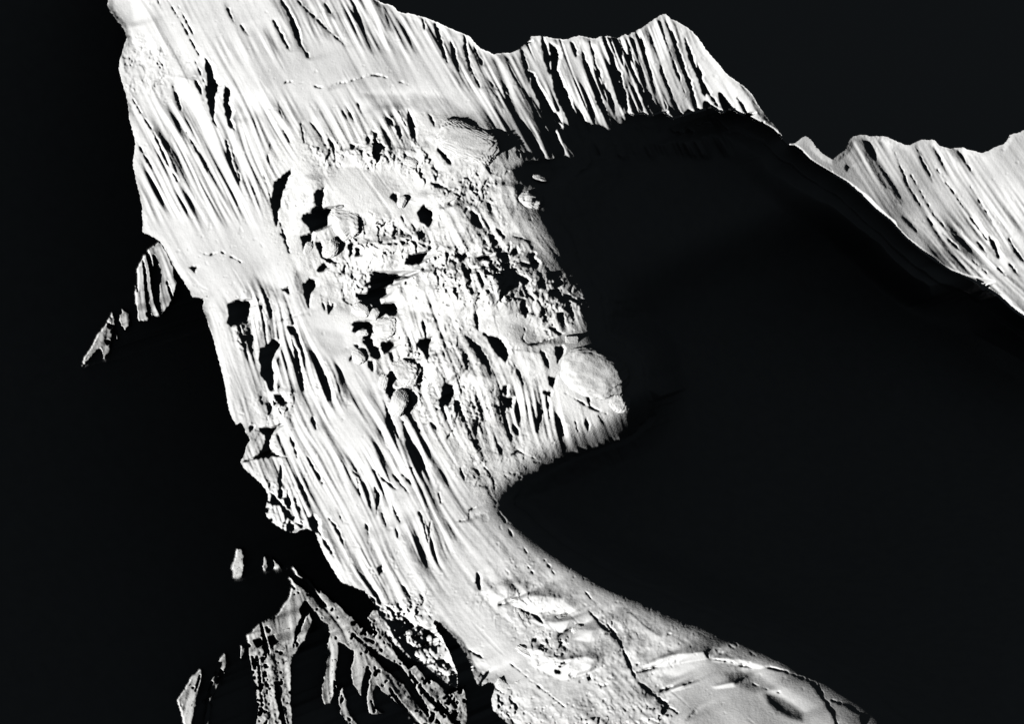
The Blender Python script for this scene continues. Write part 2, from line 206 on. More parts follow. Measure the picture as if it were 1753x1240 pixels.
HOLES = """350,97 354,98 360,108 366,130 374,145 370,165 368,200 372,218 364,207 358,182 352,155 356,140 352,115|386,145 395,155 393,175 400,190 396,205 402,222 392,216 386,197 383,170|500,288 498,298 490,316 484,341 478,363 476,387 482,402 470,381 466,363 465,341 469,310 482,302 492,292|543,351 553,347 555,355 571,355 581,353 563,369 561,387 545,395 537,399 531,417 525,431 523,442 519,427 519,415 515,405 531,399 529,391 525,385 517,373 521,367 535,363 537,355|537,331 545,323 555,322 556,335 550,352 540,352|541,415 551,411 553,423 563,438 577,450 567,452 551,442 543,427|541,462 555,448 562,458 552,466 545,466|595,418 605,415 606,435 598,442|607,422 616,425 617,437 608,440|588,455 594,452 591,472 586,465|668,336 674,329 680,331 680,349|714,363 726,351 742,361 742,379 733,391 728,383 720,379
698,182 702,190 711,215 713,243 704,232 698,210|637,224 646,228 650,240 642,238|629,232 636,238 632,245 625,240|600,245 610,248 606,258 599,254|676,224 686,222 690,232 684,238|905,120 915,125 930,165 945,190 950,210 958,240 961,256 950,250 940,222 928,190 912,150|940,70 952,78 957,92 956,120 968,150 980,180 995,212 1008,240 1003,256 994,262 985,235 972,205 958,178 948,152 944,125 942,100
806,359 818,365 828,387 825,393 814,387 808,381|873,431 885,421 889,435 881,440|903,431 917,431 917,441 927,451 921,460 895,456 891,448 907,450|784,440 798,429 802,441 794,446|812,440 831,433 841,437 839,446 821,446|879,470 891,468 907,480 903,490 889,482|942,503 940,497 955,490 960,500 962,512|890,527 900,517 905,535 900,546|831,496 838,494 842,501 836,505|942,560 953,563 965,572 955,575
692,450 700,437 720,431 732,429 732,437 724,450 708,456 694,454|827,570 842,574 860,580 866,592 872,612 867,622 850,605 837,587|950,592 965,593 966,610 955,624 950,607|940,645 952,646 947,663 940,660|927,667 942,670 942,678 930,675|860,660 870,658 868,675 860,673|855,677 865,678 877,682 877,698 867,698 860,690
482,496 494,489 498,509|530,474 540,480 542,492 532,508 529,527 520,506 518,488|570,515 573,525 563,538 564,528|619,468 641,462 667,468 690,470 702,474 676,480 673,488 665,488 661,504 651,512 653,520 670,518 684,537 675,543 661,537 649,543 641,527 635,520 621,516 609,508 609,500 627,502 637,488 625,490 639,474 637,466|599,555 611,549 629,549 637,555 647,553 639,571 633,581 621,581 627,571 625,565 601,569 607,559|621,583 637,579 641,591 651,595 653,611 641,617 640,637 631,629 631,619 639,615 633,603|653,587 667,581 677,587 673,599 657,607 651,599|605,589 619,591 611,597|712,589 720,581 740,577 736,591 736,611 734,622 722,603|752,686 762,656 776,658 780,676 768,696 756,694|661,672 668,652 672,664 690,669 700,680 698,690 680,680 670,684
391,521 408,512 428,515 428,535 425,552 397,560 390,552 392,537|487,554 500,558 508,563 508,575 497,572|469,580 482,589 474,602 467,619 469,645 471,669 461,669 448,641 443,615 445,598|469,676 482,676 495,689 491,696 474,693|427,728 436,728 435,737 428,740|441,732 454,731 465,733 478,728 487,721 470,739 464,754 464,766 473,777 492,784 468,783 440,787 425,790 416,791 430,784 443,777 448,770 454,757 454,745|482,793 484,811 482,824 484,854 475,856 477,838 477,824 479,808|527,890 536,880 545,894 546,912 538,912 529,899|322,457 330,455 337,457 336,472 330,466|483,494 495,491 499,508
646,972 654,968 656,980 648,984|912,1091 920,1093 918,1100 910,1099|926,1103 933,1103 932,1109 926,1109|1002,1159 1010,1156 1014,1164 1006,1168|950,1148 960,1147 961,1154 952,1154"""
# gentler marks: outline | slope change (positive turns the snow from the sun)
TONES = """.62:1308,1187 1320,1188 1332,1192 1355,1205 1377,1221 1374,1236 1350,1229 1330,1219 1316,1205|-.3:560,262 640,250 720,262 700,290 620,285 570,285|.3:780,300 850,308 850,328 790,325|-.3:832,312 880,320 890,398 850,395|.28:868,553 905,556 965,586 930,592 880,585|-.3:878,600 930,606 935,650 895,645|.3:700,565 760,575 740,600 700,590|-.35:790,640 850,650 850,690 800,690|.3:560,480 600,500 600,540 565,520|-.3:745,480 800,470 815,530 760,535|.25:640,395 700,385 720,400 660,412|.2:705,160 760,165 815,205 810,222 790,210 740,200 705,185|.3:620,160 690,160 700,185 640,185|.5:873,288 905,282 950,286 940,300 925,316 905,318 885,306|.35:880,282 905,276 945,276 945,292 905,290|.4:503,465 522,462 532,480 530,505 515,500 505,485|.3:640,295 670,300 700,340 720,380 690,375 660,340 640,320|-.5:520,300 540,310 545,330 530,360 512,400 500,400 492,350 505,320|.4:655,590 678,598 672,640 660,660 642,640 650,610|.4:668,660 690,668 702,685 703,715 690,700 672,690|-.15:740,215 775,205 840,220 855,240 850,265 840,285 810,280 760,262 735,250|-.4:700,345 715,330 740,350 712,350|-.5:742,360 775,352 800,380 790,420 760,420 742,395|-.4:600,420 700,405 780,430 770,450 690,455 620,462|-.4:680,470 780,460 860,475 870,540 800,545 700,530 672,500|-.4:645,545 665,535 690,550 695,575 650,575|-.6:700,620 740,610 780,640 760,660 720,660|.25:540,560 590,570 590,600 570,610 545,590|.3:410,545 440,550 450,570 430,590 410,580|-.5:1100,1140 1120,1130 1150,1121 1205,1117 1212,1128 1170,1134 1112,1146|-.5:1218,1126 1270,1130 1310,1142 1300,1146 1260,1138 1220,1133|-.5:1140,1181 1170,1174 1172,1178 1145,1186|-.5:1218,1176 1256,1169 1258,1176 1225,1180|-.55:848,1000 865,1005 870,1025 845,1035 835,1022|-.6:870,1032 900,1018 960,1025 990,1048 980,1056 940,1050 900,1048|-.6:900,1060 950,1066 975,1062 965,1085 940,1078|-.5:985,1075 1015,1080 1010,1100 980,1095|-.6:890,1112 920,1110 960,1130 1000,1125 1015,1130 1010,1150 960,1165 910,1140|.35:1070,1190 1100,1150 1160,1160 1130,1180 1100,1200|.3:1240,1150 1290,1150 1330,1180 1290,1185 1250,1168|.3:740,1125 840,1145 880,1170 830,1165 770,1150|.3:430,470 480,495 500,520 470,510 430,495|-.4:300,130 340,140 345,170 330,180 300,160|.35:640,560 650,640 690,660 660,655 640,620|.3:1040,620 1070,635 1060,650 1040,645|.35:390,170 420,165 430,190 420,210 400,205|.3:400,175 418,180 415,215 402,205|.5:183,10 200,-20 225,0 232,40 215,45 195,30"""
def parse(s): return [pts(t) for l in s.split('\n') for t in l.split('|') if t.strip()]

# ------------------------------------------------------------------ distances of the broad slopes
FAR = pts("""190,0,6500 230,300,6367 640,0,6340 500,300,6247 440,100,6330 840,100,6232 700,220,6196 860,250,6135 950,90,6234 1040,60,6235 1140,30,6238 1000,150,6200 1210,90,6242 1290,160,6285 1385,235,6345 1460,240,6408 1600,245,6435 1753,225,6452 1753,400,6425 1850,200,6440 1850,560,6420
350,450,6250 300,450,6278 420,600,6165 400,700,6130 460,850,6050 550,950,5985 600,600,6110 600,450,6160 760,420,6085 800,600,6010 700,750,5990 900,320,6105 940,380,6070 950,450,6040 960,560,6005 1060,640,5975 1080,690,5955 1000,740,5960 930,780,5955 850,850,5930 700,900,5925 620,1000,5905 700,1060,5850
850,900,5890 1000,990,5722 1200,1080,5535 1500,1240,5245 800,1100,5738 800,1240,5614 1000,1240,5482 1200,1240,5372 1350,1240,5305 1000,1120,5594 870,1400,5420 1600,1350,5085""")
def tps(P, px, py):
    X = P[:, :2] / 1000; n = len(X)
    r = np.hypot(X[:, None, 0] - X[None, :, 0], X[:, None, 1] - X[None, :, 1])
    A = np.zeros((n + 3, n + 3)); A[:n, :n] = r * r * np.log(r + 1e-9) + np.eye(n) * .01
    A[:n, n] = 1; A[:n, n + 1:] = X; A[n, :n] = 1; A[n + 1:, :n] = X.T
    c = np.linalg.solve(A, np.r_[P[:, 2], 0, 0, 0])
    o = c[n] + c[n + 1] * px / 1000 + c[n + 2] * py / 1000
    for i in range(n):
        rr = np.hypot(px / 1000 - X[i, 0], py / 1000 - X[i, 1]); o = o + c[i] * rr * rr * np.log(rr + 1e-9)
    return o
def base_from(P): return gblur(upsample(tps(P, CGX, CGY), CF), 6)
BASE = base_from(FAR)

# table fields
def field(k, power=3.0):
    num = 0; den = 0
    for r in TAB:
        w = 1 / (((CGX - r[0]) ** 2 + (CGY - r[1]) ** 2) + 150) ** (power / 2)
        num = num + w * r[k]; den = den + w
    return upsample(num / den, CF)
RUN, AMP, COV, BRK = field(2, 3.0), field(3, 5.0), field(4, 5.0), field(5, 5.0)
nrm = np.hypot(RUN, 1); DIRX, DIRY = RUN / nrm, 1 / nrm

def lic(src, L, step=1.5):
    out = src.copy(); wt = 1.0
    I, J = np.mgrid[0:NY, 0:NX].astype(np.float32)
    for sg in (1, -1):
        ii, jj = I.copy(), J.copy()
        n = int(L / step)
        for k in range(n):
            a = np.clip(ii, 0, NY - 1).astype(np.int32); b = np.clip(jj, 0, NX - 1).astype(np.int32)
            ii += sg * DIRY[a, b] * step; jj += sg * DIRX[a, b] * step
            a = np.clip(ii, 0, NY - 1).astype(np.int32); b = np.clip(jj, 0, NX - 1).astype(np.int32)
            w = .5 + .5 * math.cos(math.pi * (k + 1) / n)
            out += src[a, b] * w; wt += w
    out -= out.mean(); return gauss(out / out.std(), .6)
L1 = lic(noise(3.8), 105); L1 /= L1.std()
L2 = lic(noise(1.7), 66); L2 /= L2.std()
L3 = lic(noise(11.), 90); L3 /= L3.std()
L4 = lic(noise(1.0), 48); L4 /= L4.std()
N26 = noise(26.)
N1, N2, N3 = noise(9.), noise(3.2), noise(1.3)
def rank(a):
    q = np.quantile(a[::7, ::7], np.linspace(0, 1, 101)); return np.interp(a, q, np.linspace(0, 1, 101))

# ------------------------------------------------------------------ sweep along the sunlight
def sweep(D, dark=None, marg=None, slope=None, leak=.985, bank=1.5, lit=None, g0=None, litslope=0.0, wide=None):
    """walks the relief from the sunward side; G is the distance beyond which a point lies in shadow.
    dark: weights 0..1 of cells hollowed until they lie in shadow; slope: extra tilt; lit: cells kept in the sun"""
    D = D.copy(); big = 1e5
    G = np.full(NY, big) if g0 is None else g0.copy()
    Hh = np.zeros(NY); C = np.zeros(NY); prev = G.copy()
    # lines of sunlight: their rows now, and how far off the light along each is cut
    rl = np.arange(0, NY + 900, .8); vl = V[0] - rl * DU
    rows = np.arange(NY)
    gl = np.interp(rl, rows, G)
    for j in range(NX):
        tau = DU / (-SUN[0] + SUN[1] * U[j])
        fac = 1 - SUN[1] * tau
        vs = V * fac + SUN[2] * tau
        t = np.clip((V[0] - vs) / DU, 0, NY - 1.001); i0 = t.astype(np.int32); w = t - i0
        def sh(a):
            p, q = a[i0], a[i0 + 1]; r = p * (1 - w) + q * w
            return np.where((p > 5e4) | (q > 5e4), np.where(w < .5, p, q), r)
        vl = (vl - SUN[2] * tau) / fac; gl = np.where(gl < 5e4, gl * fac, gl)
        rl = (V[0] - vl) / DU
        k1 = np.clip(np.searchsorted(rl, rows), 1, len(rl) - 1); p, q = gl[k1 - 1], gl[k1]
        w_ = np.clip((rows - rl[k1 - 1]) / (rl[k1] - rl[k1 - 1]), 0, 1)
        G = np.where((p > 5e4) | (q > 5e4), np.where(w_ < .5, p, q), p * (1 - w_) + q * w_)
        prev = sh(prev)
        d = D[:, j].copy()
        if slope is not None:
            Hh = sh(Hh) * leak + slope[:, j] * DX; d = d + Hh
        base = d.copy()
        if lit is not None:
            gm = G.copy()
            for q in (2, 4, 6): gm[q:] = np.maximum(gm[q:], G[:-q]); gm[:-q] = np.maximum(gm[:-q], G[q:])
            hid = gm + marg[:, j]
            d = np.where(lit[:, j], np.minimum(prev + litslope * DX, G - .5), hid)
        elif dark is not None:
            wj = dark[:, j]; ok = (wj > 0) & (G < 5e4)
            if wide is not None:                  # stay safely behind the edge of a far shadow
                g5 = np.where(G < 5e4, G, -1); gm = g5.copy()
                for q in (3, 6, 10, 15):
                    gm[q:] = np.maximum(gm[q:], g5[:-q]); gm[:-q] = np.maximum(gm[:-q], g5[q:])
                g_ = np.where(wide[:, j], gm, G)
            else: g_ = G
            hid = np.where(ok, g_ + marg[:, j], d)
            d = np.where(ok & (hid > d), d + (hid - d) * wj, d)
            if bank:
                C = sh(C); cb = np.clip(C - bank * DX, 0, None)
                d = np.maximum(d, base + np.where(base < 5e4, cb, 0))
                C = d - base
        D[:, j] = d; prev = d
        tl = np.clip(rl, 0, NY - 1.001); a0 = tl.astype(np.int32); wa = tl - a0
        p, q = d[a0], d[a0 + 1]
        dl = np.where((p > 5e4) | (q > 5e4), np.where(wa < .5, p, q), p * (1 - wa) + q * wa)
        gl = np.minimum(gl, dl)
    return D

# ---- front sheet
SOLID = full_sdf(SHEET)
SOLID = SOLID + .4 * N3 * (SOLID > -30) 
solid = SOLID < .5 * H0
BS = full_sdf(BASIN) + (.9 * N2 + .8 * L2) * np.clip((GY - 250) / 30, 0, 1) * np.clip((900 - GY) / 30, 0, 1)*np.clip((1120-GX)/30,0,1)
BS = BS + (5.5 * L1 + 3 * L2 + 3 * L3) * np.clip((GX - 985) / 25, 0, 1) * np.clip((1262 - GX) / 25, 0, 1) * np.clip((275 - GY) / 10, 0, 1)
BIG = 1e5
FOOT = pts("1010,234 1050,203 1100,188 1150,182 1200,182 1245,181 1300,206 1337,231 1352,246 1390,274 1450,310 1500,356 1550,403 1600,442 1655,472 1710,504 1753,540")
T0 = sweep(np.where(solid, BASE, BIG), dark=(BS < 34).astype(float), marg=np.zeros((NY, NX)), bank=0)
fd = np.array([T0[int((y + 3 - Y0) / H0), int((x - X0) / H0)] for x, y in FOOT])
bd = np.array([BASE[int((y + 3 - Y0) / H0), int((x - X0) / H0)] for x, y in FOOT])
fd = np.where(FOOT[:, 0] > 1660, 6455, fd)
ab = np.array([T0[int((y - 20 - Y0) / H0), int((x - X0) / H0)] for x, y in FOOT[:5]])
BASE = base_from(np.vstack([FAR, np.c_[FOOT, fd - np.interp(FOOT[:, 0], [1010, 1050, 1100, 1150, 1200, 1245, 1300, 1345, 1400, 1500, 1560, 1640, 1753], [16, 24, 40, 64, 88, 112, 100, 85, 60, 46, 66, 66, 36])]]))
D1 = np.where(solid, BASE, BIG)
bm = np.where(BS < 0, -BS * .25 + 1.0, 0)
D1 = sweep(D1, dark=(BS < 0).astype(float), marg=bm, bank=0, wide=BS < -25)
hol = np.where(solid, D1 - BASE, 0)               # how far the basin falls back
near = np.clip(1.4 - np.abs(BS) / 50, 0, 1)
far_side = np.clip((GX - 985) / 40, 0, 1) * np.clip((.26 * (GX - 1000) + 300 - GY) / 30 + np.clip((GX - 1250) / 100, 0, 9), 0, 1) * np.clip((GX * 1.1 - 950 - GY) / 40, 0, 1)
hb = gblur(hol, 14); hb2 = hol
hol = hol * (1 - near) + (hb * (1 - far_side) + hb2 * far_side) * near
# deep in the basin one broad slope, everywhere behind the edge of the shadow
dm = hol.copy()
for q in (8, 16, 32, 64, 64):
    c = dm.copy(); c[q:] = np.maximum(c[q:], dm[:-q]); c[:-q] = np.maximum(c[:-q], dm[q:]); dm = c
dm = gblur(dm, 28) + 25
wdeep = np.clip((-BS - 30) / 70, 0, 1); wdeep = wdeep * wdeep * (3 - 2 * wdeep)
hol = hol * (1 - wdeep) + np.maximum(dm, hol) * wdeep
out_w = np.clip((GX - 900) / 60, 0, 1) * np.clip((300 - GY) / 40, 0, 1)   # the far wall keeps a crisp foot
D1 = BASE + hol
keep = 1 - np.clip((-BS - 4) / 22, 0, 1)
# relief of flutes, drapery and broken ice
PATCH = np.clip(.85 + .42 * noise(34.), .15, 1.35)
A6 = AMP ** 1.6 * PATCH * np.where(AMP > 1.05, .72, 1.0)
nose = np.clip(1.25 - np.hypot((GX - 1014) / 72, (GY - 652) / 60), 0, 1) ** .5
A6 = A6 * (1 - .95 * nose); BRK = BRK * (1 - .95 * nose)
fade = 1 - np.where(GY > 870, .85, .6) * np.clip(1 - BS / 38, 0, 1) * (1 - far_side)
def cells(size, seed):                             # angular blocks, each with its own height and tilt
    g = np.random.default_rng(seed); ny, nx = int((Y1 - Y0) / size) + 4, int((X1 - X0) / size) + 4
    jx, jy = g.random((ny, nx)), g.random((ny, nx)); hh = g.normal(size=(ny, nx)); tx = g.normal(size=(ny, nx)) * .5 + .35; ty = g.normal(size=(ny, nx)) * .5
    wx = GX + 2.5 * N2 + .2 * size * N1; wy = GY + 2.5 * N3 + .2 * size * np.roll(N1, 40, 1)
    cx, cy = (wx - X0) / size + 1, (wy - Y0) / size + 1
    ix, iy = np.floor(cx).astype(int), np.floor(cy).astype(int)
    best = np.full(GX.shape, 1e9); out = np.zeros(GX.shape)
    for a in (-1, 0, 1):
        for b in (-1, 0, 1):
            ii = np.clip(iy + a, 0, ny - 1); jj = np.clip(ix + b, 0, nx - 1)
            ddx = cx - jj - jx[ii, jj]; ddy = cy - ii - jy[ii, jj]; d = ddx * ddx * 1.4 + ddy * ddy
            m = d < best; best[m] = d[m]
            out[m] = (hh[ii, jj] + tx[ii, jj] * ddx * 2 + ty[ii, jj] * ddy * 2)[m]
    return out
C1, C2 = cells(21., 3), cells(9., 4)
BB = np.where(GX > 860, .65, 1.) * np.clip(BRK - .25, 0, 1.2) * np.clip(.9 + .6 * noise(30.), 0, 1.6)
rel = -fade * (BB * (4.2 * C1 + 2.0 * C2) + A6 * (2.7 * L1 + 2.1 * L2 + 1.7 * L3 + .75 * L4) + 3.2 * N26 + BRK ** 1.3 * (2.4 * N1 + 1.3 * N2 + .5 * N3) + .5 * L3 + .12 * L1 + .05 * N2 + .04 * N3)
edge_soft = np.clip(-SOLID / 9, 0, 1)
D1 = D1 + rel * keep * edge_soft
# gullies and holes
SOFT = np.zeros((NY, NX))
F = np.full((NY, NX), 50.)
for l in GULLIES.split('\n'):
    for t in l.split('|'):
        p = t.split(); P = pts(' '.join(p[:-1])); w0 = float(p[-1]); ice = 480 < P[0, 0] < 960 and 250 < P[0, 1] < 770
        hard = ice or (w0 <= 3.2 and w0 != 3) or P[0, 1] > 960 or (P[0, 0] > 900 and P[0, 0] < 1300)
        add_stroke(F, P, w0 * (.98 if hard else .62))
        sl = box(*P.min(0), *P.max(0), 12 + w0)
        if GX[sl].size and w0 > 2.5:
            save = F[sl].copy(); F[sl] = 50.; add_stroke(F, P, w0 * 1.5, 12); SOFT[sl] = np.maximum(SOFT[sl], .46 * np.clip(.5 - F[sl] / 6, 0, 1)); F[sl] = save
for P in parse(HOLES): add_poly(F, P)
F = F + np.clip(.9 * N2 + .8 * N3, -2, 2) * .8
r1 = rank(np.where(AMP > 1.0, .45, .65) * L1 + .8 * L2 + .25 * L4); r2 = rank(N2 * .6 + N3 * .7 + .5 * L2)
cv = COV * (np.where(GY > 540, .04, .09) + .5 * (AMP > 1.15)) * PATCH
F = np.minimum(F, (1 - cv - r1) * 24)
streak = np.clip((r1 - (1 - COV * 1.3)) * 9, 0, 1) * .42 * (.4 + .6 * (AMP < 1.15))
F = np.minimum(F, (1 - .07 * np.clip(BRK - .1, 0, 2) - r2) * 18)
MOT = full_sdf(pts("625,1020 668,1046 700,1066 735,1084 752,1098 765,1120 790,1150 790,1200 700,1150 660,1110 625,1050"))
F = np.where(MOT < 4, np.minimum(F, (.44 - rank(.6 * N2 + .9 * L2 + .4 * N3)) * 12), F)
MOT2 = full_sdf(pts("452,845 462,840 490,870 520,895 530,912 500,915 452,885"))
F = np.where(MOT2 < 0, np.minimum(F, (.62 - rank(N2 + .4 * N3)) * 12), F)
dark = np.clip(.5 - F / 1.3, 0, 1)
tone = np.zeros((NY, NX))
for t in TONES.split('|'):
    s, p = t.split(':'); q = np.full((NY, NX), 50.); add_poly(q, pts(p), 20)
    tone += float(s) * np.clip(.5 - q / (8 if float(s) > 0 else 3), 0, 1)
marg = .8 + np.clip(-F, 0, 6) * .35
D1 = np.where(solid, D1, BIG)
dk = np.where(BS < 0, np.maximum(dark, np.clip((-BS - 16 * (1 - far_side)) / (2 + 12 * (1 - far_side)), 0, 1)), dark)
mg = np.where(BS < 0, np.maximum(1.0 + far_side * np.interp(GX, [1080, 1250, 1400, 1753], [0, 6, 12, 20]) + np.clip(-BS - 16 * (1 - far_side), 0, None) * .25, marg), marg)
D1 = sweep(D1, dark=dk, marg=mg, slope=(tone + np.maximum(streak, SOFT) * fade) * (BS > -10) * solid, leak=.975, bank=2.6, wide=BS < -30)

# ---- rear sheet: the shaded valley with the spur and the crags
VALLEY = pts("-400,-400 330,-400 330,420 340,500 420,520 640,700 760,960 900,1240 960,1450 -400,1450")
VS = full_sdf(VALLEY); vsol = VS < .5 * H0
g0 = np.interp(ys, [Y0, 600, 700, 1400], [6700, 6560, 6500, 6120])
LITF = np.full((NY, NX), 50.); add_poly(LITF, SPUR)
litpol = {'spur': SPUR}
for k, s in CRAGS.items(): litpol[k] = pts(s); add_poly(LITF, litpol[k])
LITF = LITF - 2.0 + np.clip(N2 * .7 + N3 * .7, -2.5, 2.5) * .8
r3 = rank(.4 * L1 + .9 * L2 + .3 * L4)
hole = (1 - COV * np.where(GY > 900, .45, .8) - r3) * 22
hole = np.minimum(hole, (1 - .08 * np.clip(BRK, 0, 1.3) - r2) * 18)
for s in ("434,1097 446,1093 450,1104 441,1109", "459,1092 468,1088 474,1102 464,1106", "524,1030 530,1040 520,1060 514,1045"):
    add_poly(hole, pts(s))
lit = (LITF < 0) & (hole > 0)
D2 = sweep(np.where(vsol, 6000., BIG), lit=lit, marg=10. + np.clip(GX + 100, 0, 900) * .012 , g0=g0, litslope=.12)
D2 = gblur(D2, .8) - (1.6 * L1 + .8 * L2 + 2.5 * L3 + 1.0 * N2 * np.clip(BRK, .2, 1) + .5 * N3 * np.clip(BRK, 0, 1)) * lit
D2 = np.where(vsol, D2, BIG)

D1 = np.where(solid, gblur(np.where(solid, D1, BASE), .65), BIG)

# ------------------------------------------------------------------ meshes
def to_world(P): return (P @ M.T) + CAM_LOC
def snap(S):                                       # how far a rim point moves to lie on the outline
    gi, gj = np.gradient(gblur(S, .7)); g = gi * gi + gj * gj + 1e-6
    m = (S > -1.0 * H0) & (S < 2 * H0)
    return np.where(m, np.clip(-S * gi / g / H0 * H0, -1, 1), 0) * K * -1 * H0, np.where(m, np.clip(-S * gj / g, -1, 1), 0) * K * H0
SNAP = None
def grid_points(D, ii, jj):
    d = D[ii, jj]; return np.stack([d * (U[jj] + SNAP[1][ii, jj]), d, d * (V[ii] + SNAP[0][ii, jj])], 1)
def make_mesh(name, co, quads, mat, smooth=True):
    me = bpy.data.meshes.new(name)
    me.vertices.add(len(co)); me.vertices.foreach_set('co', np.ascontiguousarray(co, np.float32).ravel())
    nf = len(quads)
    me.loops.add(nf * 4); me.polygons.add(nf)
    me.loops.foreach_set('vertex_index', np.ascontiguousarray(quads, np.int32).ravel())
    me.polygons.foreach_set('loop_start', np.arange(nf, dtype=np.int32) * 4)
    me.polygons.foreach_set('use_smooth', np.full(nf, smooth))
    me.update(calc_edges=True)
    me.materials.append(mat)
    o = bpy.data.objects.new(name, me); COL.objects.link(o)
    return o
def cut_sheet(D, valid, labels, spec, back_name, cliff=None):
    fv = valid[:-1, :-1] & valid[1:, :-1] & valid[:-1, 1:] & valid[1:, 1:]
    idx = np.arange(NY * NX).reshape(NY, NX)
    lab = labels[:-1, :-1]
    if cliff is not None:                          # the foot of the far ridges is an undercut edge
        q4 = np.stack([D[:-1, :-1], D[1:, :-1], D[:-1, 1:], D[1:, 1:]])
        fv = fv & ~((np.ptp(q4, axis=0) > 7) & cliff[:-1, :-1])
    objs = {}
    for k, (name, mat) in spec.items():
        a, b = np.nonzero(fv & (lab == k))
        if not len(a): continue
        q = np.stack([idx[a, b], idx[a + 1, b], idx[a + 1, b + 1], idx[a, b + 1]], 1)
        used = np.unique(q); inv = np.zeros(NY * NX, np.int32); inv[used] = np.arange(len(used))
        P = grid_points(D, used // NX, used % NX)
        objs[k] = make_mesh(name, to_world(P), inv[q], mat)
    # the far side: every free edge of the sheet falls away behind it
    pad = np.pad(fv, 1)
    E = []
    a, b = np.nonzero(pad[1:-1, 1:-1] & ~pad[:-2, 1:-1]); E.append((idx[a, b + 1], idx[a, b]))
    a, b = np.nonzero(pad[1:-1, 1:-1] & ~pad[2:, 1:-1]); E.append((idx[a + 1, b], idx[a + 1, b + 1]))
    a, b = np.nonzero(pad[1:-1, 1:-1] & ~pad[1:-1, :-2]); E.append((idx[a, b], idx[a + 1, b]))
    a, b = np.nonzero(pad[1:-1, 1:-1] & ~pad[1:-1, 2:]); E.append((idx[a + 1, b + 1], idx[a, b + 1]))
    e0 = np.concatenate([x[0] for x in E]); e1 = np.concatenate([x[1] for x in E])
    used = np.unique(np.r_[e0, e1]); inv = np.zeros(NY * NX, np.int32); inv[used] = np.arange(len(used)); n = len(used)
    P = grid_points(D, used // NX, used % NX)
    gi, gj = np.gradient(gblur(valid.astype(float), 9))
    gi, gj = gi[used // NX, used % NX], gj[used // NX, used % NX]; g = np.hypot(gi, gj) + 1e-6
    inn = np.stack([gj / g, 0 * g, -gi / g], 1) * np.clip(g * 60, 0, 1)[:, None]
    rings = [P, P * 1.004, P * 1.03 + inn * 4, P * 1.16 + inn * 40]
    co = np.concatenate(rings); q = []
    a, b = inv[e0], inv[e1]
    for r in range(3): q.append(np.stack([a + r * n, b + r * n, b + (r + 1) * n, a + (r + 1) * n], 1))
    objs['back'] = make_mesh(back_name, to_world(co), np.concatenate(q)[:, ::-1], SNOW)
    objs['back']['kind'] = 'structure'
    return objs

# labels of the front sheet
lab1 = np.zeros((NY, NX), int)
def put(k, s): lab1[full_sdf(pts(s)) < 0] = k
put(1, "500,225 620,200 740,190 870,215 890,262 960,262 1120,420 1130,700 960,800 840,870 780,820 700,720 640,620 560,540 500,470 455,400 440,300 470,240")
put(2, "300,455 350,470 420,480 500,500 560,540 640,620 700,720 780,820 830,865 760,890 640,960 600,1080 380,1100 300,700")
put(3, "600,1080 640,960 760,890 830,865 1000,960 1600,1250 1800,1600 600,1600 500,1250")
put(4, "830,84 842,96 850,120 890,190 950,262 1345,262 1360,246 1356,200 1300,-60 840,-60")
put(5, "1356,246 1380,200 2000,100 2000,760 1753,560 1500,380")
lab1[BS < -3] = 6
SNAP = snap(SOLID)
o1 = cut_sheet(D1, D1 < 5e4, lab1, {0: ('snow_face', SNOW), 1: ('icefall', ICE), 2: ('snow_buttress', SNOW), 3: ('glacier', SNOW),
     4: ('mountain_ridge', SNOW), 5: ('far_ridge', SNOW), 6: ('shaded_basin', SNOW)}, 'mountain_back', (far_side > .5) & (np.abs(BS) < 7))
for k, o in o1.items(): o['kind'] = 'structure'
# labels of the rear sheet
lab2 = np.zeros((NY, NX), int); keys = list(litpol)
for n, k in enumerate(keys):
    q = np.full((NY, NX), 50.); add_poly(q, litpol[k]); lab2[q < 1.5] = n + 1
spec = {0: ('shaded_valley', SNOW), 1: ('snow_spur', SNOW)}
for n, k in enumerate(keys):
    if n: spec[n + 1] = ('rock_crag', CRAG)
SNAP = (VS * 0, VS * 0)
o2 = cut_sheet(D2, D2 < 5e4, lab2, spec, 'valley_side')
o2[0]['kind'] = 'structure'; o2[1]['kind'] = 'structure'
CL = {'a': 'small fluted snow crag just below and left of the fluted spur',
 'b': 'ragged snowy crag tapering to the leftmost lit point of the photo',
 'C': 'tall pale crag speckled with rock, largest of the crags in the lower left valley',
 'D': 'thin curved sliver of lit snow right of the tall speckled crag',
 'E': 'narrow vertical snow rib hanging below the long diagonal band, leftmost of three',
 'F': 'narrow vertical snow rib, middle one of three below the long diagonal band',
 'G': 'slender snow rib with a hooked foot, rightmost of three below the diagonal band',
 'H': 'pale wedge shaped crag at the bottom edge, farthest left in the lower valley',
 'I': 'thin leaning crag beside the pale wedge at the bottom edge',
 'J': 'small pointed snow crag under the vertical ribs at the bottom edge',
 'L': 'small speckled crag alone in the dark above the tall crag',
 'M': 'tiny upright fleck of snowy rock in the dark left of the buttress foot',
 'N': 'tiny slanting fleck of snowy rock in the dark beside the upright fleck',
 'O': 'tiny fleck of snow left of the tall speckled crag',
 'B1': 'long diagonal snow band running down to the bottom edge below the buttress',
 'B2': 'thin upper snow strip parallel to the long diagonal band',
 'P': 'rounded pale crag beside the mottled foot of the buttress',
 'Q': 'ragged rock crag patched with snow right of the long diagonal band'}
for n, k in enumerate(keys):
    if n and (n + 1) in o2:
        o = o2[n + 1]; o['label'] = CL[k]; o['category'] = 'crag'; o['group'] = 'lit crags in the shaded valley'

